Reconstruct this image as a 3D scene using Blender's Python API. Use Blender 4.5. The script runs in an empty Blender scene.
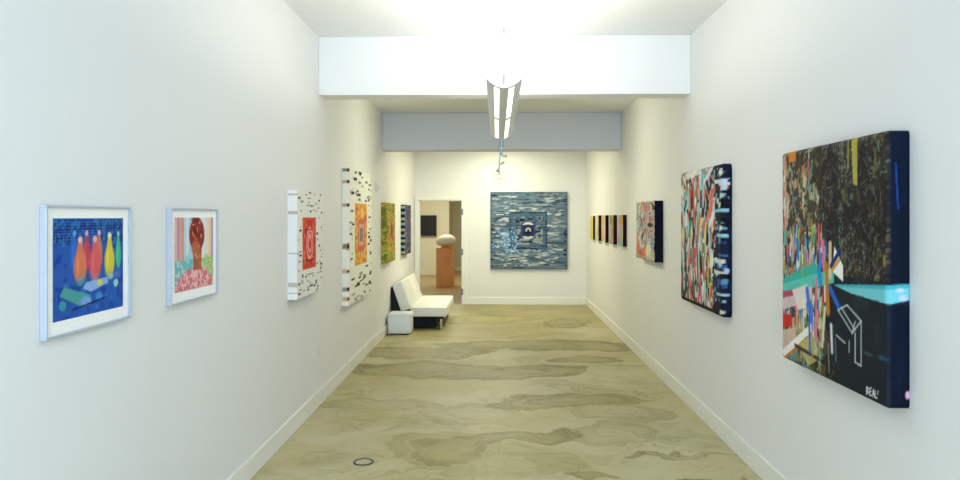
import bpy, bmesh, math, random
import numpy as np
from mathutils import Vector, Matrix

S = bpy.context.scene
COL = S.collection
PI = math.pi

# ------------------------------------------------------------------ camera
F = 720.0                      # focal length in pixels of a 960 px wide frame
EYE = 1.70
YAW = math.atan(17.0 / F)
cam_d = bpy.data.cameras.new('camera')
cam = bpy.data.objects.new('camera', cam_d)
COL.objects.link(cam)
cam.location = (0, 0, EYE)
cam.rotation_euler = (PI / 2, 0, YAW)
cam_d.sensor_width = 36.0
cam_d.lens = 36.0 * F / 960.0
cam_d.shift_y = -23.0 / 960.0
cam_d.clip_start = 0.05
S.camera = cam

# ------------------------------------------------------------------ world, exposure
S.view_settings.view_transform = 'Standard'
S.view_settings.look = 'None'
S.view_settings.gamma = 1.0
S.view_settings.use_curve_mapping = False
S.view_settings.exposure = 0.45
w = bpy.data.worlds.new('world'); S.world = w
w.use_nodes = True
bgn = w.node_tree.nodes['Background']
bgn.inputs['Color'].default_value = (0.72, 0.86, 1.0, 1)
bgn.inputs['Strength'].default_value = 1.0


def area(name, loc, rot, sx, sy, power, color):
    d = bpy.data.lights.new(name, 'AREA')
    d.shape = 'RECTANGLE'; d.size = sx; d.size_y = sy
    d.energy = power; d.color = color
    o = bpy.data.objects.new(name, d); COL.objects.link(o)
    o.location = loc; o.rotation_euler = rot
    return o


XL, XR = -1.61, 1.73           # side walls
YB, YF = -3.2, 14.0            # shop window wall, far wall
HC, HM = 3.33, 3.16            # ceiling in front of / behind the white beam
# daylight coming in through the shop window behind the camera
area('daylight', (0.06, YB + 0.12, 1.75), (PI / 2, 0, 0), 3.0, 2.6, 205, (0.61, 0.77, 1.0))
# uplight of the linear pendant
area('pendant_uplight', (0.037, 4.9, 2.44), (PI, 0, 0), 0.12, 2.3, 26, (1.0, 0.985, 0.92))
# batten behind the grey beam; fixtureless area light added in the back room
area('batten_light', (0.05, 12.2, 3.06), (0, 0, 0), 0.10, 2.3, 50, (1.0, 0.985, 0.72))
area('back_room_light', (-1.3, 18.6, 2.95), (0, 0, 0), 1.4, 1.0, 56, (1.0, 0.98, 0.84))


# ------------------------------------------------------------------ materials
def lin(c):
    out = []
    for v in c[:3]:
        v = v / 255.0
        out.append(v / 12.92 if v <= 0.04045 else ((v + 0.055) / 1.055) ** 2.4)
    return tuple(out) + (1.0,)


def mat(name, rgb, rough=0.6, metal=0.0, spec=0.5, emit=None, estr=0.0, var=0.03, vscale=6.0, bump=0.0, bscale=80.0):
    m = bpy.data.materials.new(name); m.use_nodes = True
    nt = m.node_tree; b = nt.nodes['Principled BSDF']
    b.inputs['Roughness'].default_value = rough
    b.inputs['Metallic'].default_value = metal
    b.inputs['Specular IOR Level'].default_value = spec
    tc = nt.nodes.new('ShaderNodeTexCoord')
    nz = nt.nodes.new('ShaderNodeTexNoise'); nz.inputs['Scale'].default_value = vscale
    nz.inputs['Detail'].default_value = 3
    nt.links.new(tc.outputs['Object'], nz.inputs['Vector'])
    mx = nt.nodes.new('ShaderNodeMix'); mx.data_type = 'RGBA'
    c = lin(rgb)
    mx.inputs['A'].default_value = tuple(max(0, v * (1 - var)) for v in c[:3]) + (1,)
    mx.inputs['B'].default_value = tuple(min(1, v * (1 + var)) for v in c[:3]) + (1,)
    nt.links.new(nz.outputs['Fac'], mx.inputs['Factor'])
    nt.links.new(mx.outputs['Result'], b.inputs['Base Color'])
    if emit:
        b.inputs['Emission Color'].default_value = lin(emit)
        b.inputs['Emission Strength'].default_value = estr
    if bump:
        n2 = nt.nodes.new('ShaderNodeTexNoise'); n2.inputs['Scale'].default_value = bscale
        nt.links.new(tc.outputs['Object'], n2.inputs['Vector'])
        bp = nt.nodes.new('ShaderNodeBump'); bp.inputs['Strength'].default_value = bump
        bp.inputs['Distance'].default_value = 0.002
        nt.links.new(n2.outputs['Fac'], bp.inputs['Height'])
        nt.links.new(bp.outputs['Normal'], b.inputs['Normal'])
    return m


M_WALL = mat('wall_paint', (232, 232, 230), 0.7, var=0.008, vscale=1.0, bump=0.05, bscale=120)
M_CEIL = mat('ceiling_paint', (236, 237, 234), 0.8, var=0.006)
M_BEAM = mat('grey_beam', (212, 216, 222), 0.7, var=0.015)  # slightly greyer and bluer than the ceiling colour
M_TRIM = mat('trim_paint', (236, 236, 230), 0.4, var=0.006)
M_STEEL = mat('brushed_steel', (228, 232, 236), 0.42, 0.35, var=0.06, vscale=20)
M_CHROME = mat('chrome', (215, 215, 215), 0.15, 1.0, var=0.02)
M_DARKST = mat('dark_metal', (75, 78, 66), 0.45, 0.7, var=0.1)
M_LAMP = mat('lamp_diffuser', (250, 250, 245), 0.5, emit=(255, 252, 240), estr=1.5)
M_BULB = mat('bulb_glass', (250, 250, 245), 0.4, emit=(255, 252, 240), estr=0.35)
M_LAMPW = mat('batten_diffuser', (250, 245, 225), 0.5, emit=(255, 240, 205), estr=6.0)
M_LEATH = mat('white_leatherette', (238, 237, 228), 0.42, var=0.015, bump=0.1, bscale=160)
M_POUF = mat('white_pouf_vinyl', (232, 235, 236), 0.4, var=0.015)
M_BLACK = mat('black_cloth', (20, 24, 32), 0.9, var=0.1)
M_BLKPL = mat('black_gloss_plastic', (8, 8, 10), 0.5, var=0.05)
M_SCREEN = mat('dark_screen', (5, 6, 10), 0.6, var=0.02)
M_STONE = mat('pale_stone', (226, 216, 188), 0.55, var=0.10, vscale=14, bump=0.3, bscale=30)
M_OUTLET = mat('outlet_plastic', (222, 226, 232), 0.35, var=0.01)
M_GREYPL = mat('grey_plastic', (216, 218, 224), 0.4, var=0.03)
M_FRAMEW = mat('white_frame_lacquer', (178, 186, 198), 0.3, var=0.01)
M_MAT = mat('mat_board', (253, 252, 247), 0.8, var=0.004)
M_HINGE = mat('hinge_steel', (120, 130, 146), 0.5, 0.3, var=0.04)
M_ALU = mat('window_aluminium', (120, 122, 124), 0.35, 0.8, var=0.04)
M_OLIVE = mat('recess_paint', (206, 200, 172), 0.7, var=0.02)
M_BACKRM = mat('back_room_paint', (226, 220, 190), 0.7, var=0.01)
M_BACKER = mat('stretcher_wood', (186, 156, 112), 0.7, var=0.1, vscale=20)


def wood_mat():
    m = bpy.data.materials.new('orange_wood'); m.use_nodes = True
    nt = m.node_tree; b = nt.nodes['Principled BSDF']
    tc = nt.nodes.new('ShaderNodeTexCoord'); mp = nt.nodes.new('ShaderNodeMapping')
    mp.inputs['Scale'].default_value = (14, 14, 1.2)
    nz = nt.nodes.new('ShaderNodeTexNoise'); nz.inputs['Scale'].default_value = 2.2; nz.inputs['Detail'].default_value = 6
    cr = nt.nodes.new('ShaderNodeValToRGB')
    cr.color_ramp.elements[0].color = lin((214, 128, 36)); cr.color_ramp.elements[0].position = 0.3
    cr.color_ramp.elements[1].color = lin((228, 148, 52)); cr.color_ramp.elements[1].position = 0.7
    nt.links.new(tc.outputs['Object'], mp.inputs['Vector']); nt.links.new(mp.outputs['Vector'], nz.inputs['Vector'])
    nt.links.new(nz.outputs['Fac'], cr.inputs['Fac']); nt.links.new(cr.outputs['Color'], b.inputs['Base Color'])
    b.inputs['Roughness'].default_value = 0.4
    return m


M_WOOD = wood_mat()


def clear_glass(name, tint=(1, 1, 1, 1), gl=0.06):
    m = bpy.data.materials.new(name); m.use_nodes = True
    nt = m.node_tree; nt.nodes.clear()
    out = nt.nodes.new('ShaderNodeOutputMaterial')
    tr = nt.nodes.new('ShaderNodeBsdfTransparent'); tr.inputs['Color'].default_value = tint
    gs = nt.nodes.new('ShaderNodeBsdfGlossy'); gs.inputs['Roughness'].default_value = 0.03
    lw = nt.nodes.new('ShaderNodeLayerWeight'); lw.inputs['Blend'].default_value = 0.12
    mu = nt.nodes.new('ShaderNodeMath'); mu.operation = 'MULTIPLY'; mu.inputs[1].default_value = gl
    mx = nt.nodes.new('ShaderNodeMixShader')
    nt.links.new(lw.outputs['Facing'], mu.inputs[0]); nt.links.new(mu.outputs[0], mx.inputs[0])
    nt.links.new(tr.outputs[0], mx.inputs[1]); nt.links.new(gs.outputs[0], mx.inputs[2])
    nt.links.new(mx.outputs[0], out.inputs['Surface'])
    return m


M_GLASS = clear_glass('picture_glass', gl=0.04)
M_WGLASS = clear_glass('window_glass', gl=0.3)
M_CUP = clear_glass('lamp_glass', tint=(0.97, 0.98, 0.96, 1), gl=0.35)


def paint_mat(name, rough=0.5, spec=0.4):
    m = bpy.data.materials.new(name); m.use_nodes = True
    nt = m.node_tree; b = nt.nodes['Principled BSDF']
    at = nt.nodes.new('ShaderNodeVertexColor'); at.layer_name = 'paint'
    nt.links.new(at.outputs['Color'], b.inputs['Base Color'])
    tc = nt.nodes.new('ShaderNodeTexCoord')
    nz = nt.nodes.new('ShaderNodeTexNoise'); nz.inputs['Scale'].default_value = 90
    bp = nt.nodes.new('ShaderNodeBump'); bp.inputs['Strength'].default_value = 0.25; bp.inputs['Distance'].default_value = 0.002
    nt.links.new(tc.outputs['Object'], nz.inputs['Vector']); nt.links.new(nz.outputs['Fac'], bp.inputs['Height'])
    nt.links.new(bp.outputs['Normal'], b.inputs['Normal'])
    b.inputs['Roughness'].default_value = rough
    b.inputs['Specular IOR Level'].default_value = spec
    return m


M_PAINT = paint_mat('artist_paint', 0.6, 0.08)
M_PRINT = paint_mat('photo_print', 0.7, 0.05)


def floor_mat():
    m = bpy.data.materials.new('stained_concrete'); m.use_nodes = True
    nt = m.node_tree; N = nt.nodes; L = nt.links; b = N['Principled BSDF']
    tc = N.new('ShaderNodeTexCoord')

    def noise(scale, detail, rough=0.5, vec=None, sc=(1, 1, 1), dist=0.0):
        mp = N.new('ShaderNodeMapping'); mp.inputs['Scale'].default_value = sc
        L.new(vec or tc.outputs['Object'], mp.inputs['Vector'])
        n = N.new('ShaderNodeTexNoise'); n.inputs['Scale'].default_value = scale
        n.inputs['Detail'].default_value = detail; n.inputs['Roughness'].default_value = rough
        n.inputs['Distortion'].default_value = dist
        L.new(mp.outputs['Vector'], n.inputs['Vector'])
        return n

    def warp(src, scale, amt, detail):
        n = noise(scale, detail, 0.55, src)
        s = N.new('ShaderNodeVectorMath'); s.operation = 'SUBTRACT'; s.inputs[1].default_value = (0.5, 0.5, 0.5)
        L.new(n.outputs['Color'], s.inputs[0])
        k = N.new('ShaderNodeVectorMath'); k.operation = 'MULTIPLY'; k.inputs[1].default_value = (amt, amt, 0)
        L.new(s.outputs[0], k.inputs[0])
        a = N.new('ShaderNodeVectorMath'); a.operation = 'ADD'
        L.new(src, a.inputs[0]); L.new(k.outputs[0], a.inputs[1])
        return a.outputs[0]

    wv = warp(warp(warp(tc.outputs['Object'], 0.9, 0.8, 3), 3.2, 0.34, 6), 13.0, 0.07, 4)

    def field(blobs):
        cur = None
        for (cx, cy, rx, ry, a) in blobs:
            mp = N.new('ShaderNodeMapping'); mp.vector_type = 'TEXTURE'
            mp.inputs['Location'].default_value = (cx, cy, 0)
            mp.inputs['Rotation'].default_value = (0, 0, math.radians(a))
            mp.inputs['Scale'].default_value = (rx, ry, 1)
            L.new(wv, mp.inputs['Vector'])
            ln = N.new('ShaderNodeVectorMath'); ln.operation = 'LENGTH'
            L.new(mp.outputs['Vector'], ln.inputs[0])
            o = ln.outputs['Value']
            if cur is None:
                cur = o
            else:
                mn = N.new('ShaderNodeMath'); mn.operation = 'MINIMUM'
                L.new(cur, mn.inputs[0]); L.new(o, mn.inputs[1]); cur = mn.outputs[0]
        return cur

    # the spilled-looking darker pools: (centre x, centre y, half width, half depth, turn)
    strong = [(-0.85, 8.0, 1.0, 0.42, 0), (0.25, 7.85, 0.75, 0.30, 14), (0.55, 9.55, 1.35, 0.38, -3),
              (-0.9, 9.0, 0.75, 0.40, 6), (1.05, 8.6, 0.36, 0.24, 6), (0.62, 6.6, 0.72, 0.26, 10),
              (-0.36, 5.18, 0.30, 0.26, 20), (0.05, 5.55, 0.62, 0.16, 18), (1.30, 5.22, 0.42, 0.045, -4),
              (0.62, 4.75, 0.20, 0.10, 10), (1.45, 4.75, 0.22, 0.06, 5), (-0.2, 12.0, 0.9, 0.5, 0), (1.1, 11.5, 0.4, 0.5, 0),
              (0.2, 2.5, 0.8, 0.3, 10), (-0.8, 1.2, 0.6, 0.5, 0)]
    weak = [(-0.32, 6.25, 0.42, 0.35, 0), (1.15, 6.2, 0.36, 0.30, 0), (0.95, 5.65, 0.36, 0.22, 0),
            (-1.1, 6.5, 0.5, 0.20, 12), (0.1, 4.9, 0.5, 0.25, 20), (-0.2, 10.6, 1.1, 0.5, 0), (-0.35, 5.25, 0.45, 0.42, 0)]

    def ramp(src, pts):
        r = N.new('ShaderNodeValToRGB'); e = r.color_ramp.elements
        e[0].position, c0 = pts[0]; e[0].color = (c0, c0, c0, 1)
        e[1].position, c1 = pts[-1]; e[1].color = (c1, c1, c1, 1)
        for p, c in pts[1:-1]:
            q = e.new(p); q.color = (c, c, c, 1)
        L.new(src, r.inputs['Fac'])
        return r.outputs['Color']

    def math_(op, a, b_):
        n = N.new('ShaderNodeMath'); n.operation = op
        for i, v in enumerate((a, b_)):
            if isinstance(v, (int, float)): n.inputs[i].default_value = v
            else: L.new(v, n.inputs[i])
        return n.outputs[0]

    fs = math_('MULTIPLY', field(strong), 0.5)
    fw = math_('MULTIPLY', field(weak), 0.5)
    ms = ramp(fs, [(0.0, 0.52), (0.20, 0.58), (0.23, 0.78), (0.27, 0.56), (0.38, 0.66), (0.42, 0.92), (0.45, 0.72), (0.51, 0.86), (0.55, 0.0)])
    mw = ramp(fw, [(0.0, 0.16), (0.18, 0.22), (0.21, 0.48), (0.25, 0.22), (0.36, 0.34), (0.40, 0.56), (0.43, 0.36), (0.50, 0.52), (0.54, 0.05), (0.64, 0.0)])
    mott = noise(1.6, 6, 0.6, wv, (0.8, 1.0, 1), 0.6)
    mo = ramp(mott.outputs['Fac'], [(0.38, 0.0), (0.52, 0.10), (0.60, 0.40), (0.625, 0.55), (0.64, 0.22), (0.72, 0.45)])
    vn = noise(2.3, 7, 0.62, wv, (0.7, 1.0, 1), 1.2)
    vein = ramp(vn.outputs['Fac'], [(0.46, 0.0), (0.485, 0.45), (0.50, 0.75), (0.515, 0.2), (0.60, 0.0)])
    gate = ramp(noise(0.8, 3, 0.5).outputs['Fac'], [(0.45, 0.0), (0.62, 1.0)])
    tot = math_('MAXIMUM', math_('MAXIMUM', math_('MAXIMUM', ms, mw), mo), math_('MULTIPLY', vein, gate))
    fine = noise(14, 6, 0.65, wv)
    far_tint = ramp(math_('MULTIPLY', field([(0.1, 13.2, 2.8, 3.3, 0)]), 0.5), [(0.0, 0.62), (0.35, 0.55), (0.55, 0.0)])  # warm darker tone the far floor takes from its light, painted in
    tot = math_('MAXIMUM', tot, far_tint)
    tot = math_('MULTIPLY', tot, math_('ADD', math_('MULTIPLY', fine.outputs['Fac'], 0.9), 0.58))
    mx = N.new('ShaderNodeMix'); mx.data_type = 'RGBA'
    mx.inputs['A'].default_value = lin((188, 181, 138)); mx.inputs['B'].default_value = lin((118, 108, 54))
    L.new(tot, mx.inputs['Factor'])
    # pale milky drifts
    pale = noise(0.9, 5, 0.6, wv, (0.7, 1.2, 1), 0.4)
    pr = ramp(pale.outputs['Fac'], [(0.45, 0.0), (0.70, 0.6)])
    pr2 = math_('MULTIPLY', pr, math_('SUBTRACT', 1.0, tot))
    m2 = N.new('ShaderNodeMix'); m2.data_type = 'RGBA'
    L.new(pr2, m2.inputs['Factor']); L.new(mx.outputs['Result'], m2.inputs['A'])
    m2.inputs['B'].default_value = lin((212, 206, 180))
    # warm patches
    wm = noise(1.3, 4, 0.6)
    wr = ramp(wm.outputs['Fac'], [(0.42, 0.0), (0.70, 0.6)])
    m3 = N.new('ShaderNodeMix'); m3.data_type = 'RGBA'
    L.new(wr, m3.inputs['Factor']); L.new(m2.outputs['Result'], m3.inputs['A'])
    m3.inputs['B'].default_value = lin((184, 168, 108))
    L.new(m3.outputs['Result'], b.inputs['Base Color'])
    b.inputs['Roughness'].default_value = 0.38
    L.new(math_('ADD', math_('MULTIPLY', fine.outputs['Fac'], 0.2), 0.36), b.inputs['Roughness'])
    b.inputs['Specular IOR Level'].default_value = 0.35
    return m


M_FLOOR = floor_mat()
M_FLOOR2 = mat('brown_back_floor', (160, 136, 88), 0.35, var=0.25, vscale=2.2)


# ------------------------------------------------------------------ mesh helpers
def link(name, me, parent=None):
    o = bpy.data.objects.new(name, me); COL.objects.link(o)
    if parent: o.parent = parent
    return o


def finish(name, bm, m, parent=None, loc=None, smooth=False, bevel=0.0, seg=2):
    bmesh.ops.recalc_face_normals(bm, faces=bm.faces)
    me = bpy.data.meshes.new(name); bm.to_mesh(me); bm.free()
    me.materials.append(m)
    if smooth:
        for p in me.polygons: p.use_smooth = True
    o = link(name, me, parent)
    if loc: o.location = loc
    if bevel:
        b = o.modifiers.new('bevel', 'BEVEL'); b.width = bevel; b.segments = seg; b.limit_method = 'ANGLE'
    return o


def box(bm, x0, x1, y0, y1, z0, z1):
    vs = [bm.verts.new(p) for p in ((x0, y0, z0), (x1, y0, z0), (x1, y1, z0), (x0, y1, z0),
                                    (x0, y0, z1), (x1, y0, z1), (x1, y1, z1), (x0, y1, z1))]
    for f in ((0, 3, 2, 1), (4, 5, 6, 7), (0, 1, 5, 4), (1, 2, 6, 5), (2, 3, 7, 6), (3, 0, 4, 7)):
        bm.faces.new([vs[i] for i in f])


def rbox(bm, x0, x1, y0, y1, z0, z1, r, seg=4):
    b2 = bmesh.new(); box(b2, x0, x1, y0, y1, z0, z1)
    bmesh.ops.bevel(b2, geom=list(b2.edges), offset=r, segments=seg, affect='EDGES', profile=0.5)
    me = bpy.data.meshes.new('tmp'); b2.to_mesh(me); b2.free(); bm.from_mesh(me); bpy.data.meshes.remove(me)


def prism_y(bm, prof, y0, y1):
    """profile of (x, z) swept from y0 to y1"""
    a = [bm.verts.new((x, y0, z)) for x, z in prof]; b = [bm.verts.new((x, y1, z)) for x, z in prof]
    n = len(prof)
    bm.faces.new(a); bm.faces.new(b[::-1])
    for i in range(n):
        bm.faces.new((a[i], b[i], b[(i + 1) % n], a[(i + 1) % n]))


def tube(bm, pts, r, n=10):
    rings = []
    pts = [Vector(p) for p in pts]
    for i, p in enumerate(pts):
        d = (pts[min(i + 1, len(pts) - 1)] - pts[max(i - 1, 0)]).normalized()
        a = d.orthogonal().normalized(); c = d.cross(a)
        rr = r[i] if isinstance(r, (list, tuple)) else r
        rings.append([bm.verts.new(p + (a * math.cos(2 * PI * k / n) + c * math.sin(2 * PI * k / n)) * rr) for k in range(n)])
    for i in range(len(rings) - 1):
        for k in range(n):
            bm.faces.new((rings[i][k], rings[i][(k + 1) % n], rings[i + 1][(k + 1) % n], rings[i + 1][k]))
    bm.faces.new(rings[0][::-1]); bm.faces.new(rings[-1])


def lathe(bm, prof, n=32, cx=0, cy=0):
    rings = []
    for r, z in prof:
        if r < 1e-6: rings.append([bm.verts.new((cx, cy, z))])
        else: rings.append([bm.verts.new((cx + r * math.cos(2 * PI * k / n), cy + r * math.sin(2 * PI * k / n), z)) for k in range(n)])
    for i in range(len(rings) - 1):
        a, b = rings[i], rings[i + 1]
        for k in range(n):
            k2 = (k + 1) % n
            if len(a) == 1 and len(b) == 1: continue
            if len(a) == 1: bm.faces.new((a[0], b[k], b[k2]))
            elif len(b) == 1: bm.faces.new((a[k], a[k2], b[0]))
            else: bm.faces.new((a[k], a[k2], b[k2], b[k]))


def struct(o):
    o['kind'] = 'structure'; return o


def tag(o, label, cat, group=None):
    o['label'] = label; o['category'] = cat
    if group: o['group'] = group
    return o


def empty(name, loc, rz=0.0):
    o = bpy.data.objects.new(name, None); COL.objects.link(o)
    o.location = loc; o.rotation_euler = (0, 0, rz); o.empty_display_size = 0.1
    return o


def boxes(name, m, lst, parent=None, bevel=0.0):
    bm = bmesh.new()
    for b in lst: box(bm, *b)
    return finish(name, bm, m, parent, bevel=bevel)


# ------------------------------------------------------------------ room shell
TW = 0.15
YBR = 22.7
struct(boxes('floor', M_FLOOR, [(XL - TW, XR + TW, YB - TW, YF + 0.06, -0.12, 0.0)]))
struct(boxes('wall_left', M_WALL, [(XL - TW, XL, YB - TW, YF, 0, HC + 0.1)]))
struct(boxes('wall_right', M_WALL, [(XR, XR + TW, YB - TW, YF, 0, HC + 0.1)]))
# ceiling: higher in front of the white beam, lower behind it
struct(boxes('ceiling', M_CEIL, [(XL, XR, YB - TW, 6.66, HC, HC + 0.12), (XL, XR, 6.66, YF, HM, HC + 0.12)]))
DX0, DX1, DH = -1.523, -0.69, 2.03
struct(boxes('wall_far', M_WALL, [(XL - TW, DX0, YF, YF + 0.12, 0, HC + 0.1), (DX0, DX1, YF, YF + 0.12, DH, HC + 0.1),
                                  (DX1, XR + TW, YF, YF + 0.12, 0, HC + 0.1)]))
# beams
struct(boxes('trim_1', M_CEIL, [(XL, XR, 6.47, 6.72, 2.80, HC)], bevel=0.006))
struct(boxes('trim_2', M_BEAM, [(XL, XR, 10.05, 10.40, 2.64, HM)], bevel=0.012))
# shop window wall behind the camera
struct(boxes('wall_back', M_WALL, [(XL, XR, YB - TW, YB, 0, 0.35), (XL, XR, YB - TW, YB, 3.1, HC),
                                   (XL, XL + 0.12, YB - TW, YB, 0.35, 3.1), (XR - 0.12, XR, YB - TW, YB, 0.35, 3.1)]))
w1 = struct(boxes('window_1', M_ALU, [(XL + 0.12, XR - 0.12, YB - 0.1, YB - 0.04, 0.35, 0.41), (XL + 0.12, XR - 0.12, YB - 0.1, YB - 0.04, 3.04, 3.1),
                                      (XL + 0.12, XL + 0.18, YB - 0.1, YB - 0.04, 0.41, 3.04), (XR - 0.18, XR - 0.12, YB - 0.1, YB - 0.04, 0.41, 3.04),
                                      (0.03, 0.09, YB - 0.1, YB - 0.04, 0.41, 3.04)]))
boxes('pane', M_WGLASS, [(XL + 0.18, XR - 0.18, YB - 0.075, YB - 0.065, 0.41, 3.04)], parent=w1)


def baseboard(name, segs, m=M_TRIM):
    """segs: list of boxes with a small bevelled top"""
    return struct(boxes(name, m, segs, bevel=0.005))


baseboard('baseboard_left', [(XL, XL + 0.016, YB, YF, 0, 0.14)])
baseboard('baseboard_right', [(XR - 0.016, XR, YB, YF, 0, 0.14)])
baseboard('baseboard_far', [(DX1 + 0.12, XR - 0.016, YF - 0.016, YF, 0, 0.14)])

# doorway: casing, jambs and the hinges of the door taken off or swung away
dr = struct(boxes('door_1', M_TRIM, [
    (DX0 - 0.075, DX0, YF - 0.018, YF, 0, DH + 0.0), (DX1 + 0.045, DX1 + 0.12, YF - 0.018, YF, 0, DH),
    (DX0 - 0.075, DX1 + 0.12, YF - 0.018, YF, DH, DH + 0.075),
    (DX0, DX0 + 0.02, YF, YF + 0.12, 0, DH), (DX1 + 0.0, DX1 + 0.045, YF - 0.012, YF + 0.004, 0, DH),
    (DX0, DX1, YF, YF + 0.12, DH - 0.02, DH)], bevel=0.003))
for hz in (0.25, 1.02, 1.80):
    boxes('hinge', M_HINGE, [(DX1 - 0.012, DX1 + 0.03, YF - 0.022, YF - 0.012, hz - 0.06, hz + 0.06)], parent=dr)

# the room seen through the door
struct(boxes('floor_back_room', M_FLOOR2, [(-3.4, 0.7, YF + 0.06, YBR + 0.2, -0.12, 0.0)]))
struct(boxes('wall_back_room_end', M_BACKRM, [(-3.4, -1.40, 21.0, YBR + 0.15, 0, 3.0)]))
struct(boxes('wall_back_room_recess', M_OLIVE, [(-1.40, 0.7, YBR, YBR + 0.15, 0, 3.0)]))
struct(boxes('wall_back_room_left', M_BACKRM, [(-3.4, -3.25, YF + 0.12, 21.0, 0, 3.0)]))
struct(boxes('wall_back_room_right', M_BACKRM, [(0.55, 0.7, YF + 0.12, YBR, 0, 3.0)]))
struct(boxes('ceiling_back_room', M_CEIL, [(-3.4, 0.7, YF + 0.12, YBR + 0.15, 3.0, 3.1)]))
baseboard('baseboard_back_room', [(-3.25, -1.40, 20.984, 21.0, 0, 0.15), (-1.40, 0.55, YBR - 0.016, YBR, 0, 0.13)], M_BACKRM)


# ------------------------------------------------------------------ painting tools
RNG = np.random.default_rng(7)


def vnoise(shape, gy, gx, rng, octaves=3):
    """smooth random field 0..1, gy x gx cells over the shape"""
    h, w_ = shape; out = np.zeros(shape); amp = 1; tot = 0
    for o in range(octaves):
        g = rng.random((int(gy) + 2, int(gx) + 2))
        y = np.linspace(0, int(gy) + 0.999, h); x = np.linspace(0, int(gx) + 0.999, w_)
        y0 = y.astype(int); x0 = x.astype(int); fy = (y - y0)[:, None]; fx = (x - x0)[None, :]
        fy = fy * fy * (3 - 2 * fy); fx = fx * fx * (3 - 2 * fx)
        a = g[np.ix_(y0, x0)]; b = g[np.ix_(y0, x0 + 1)]; c = g[np.ix_(y0 + 1, x0)]; d = g[np.ix_(y0 + 1, x0 + 1)]
        out += amp * ((a * (1 - fx) + b * fx) * (1 - fy) + (c * (1 - fx) + d * fx) * fy)
        tot += amp; amp *= 0.55; gy *= 2.1; gx *= 2.1
    return out / tot


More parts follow.
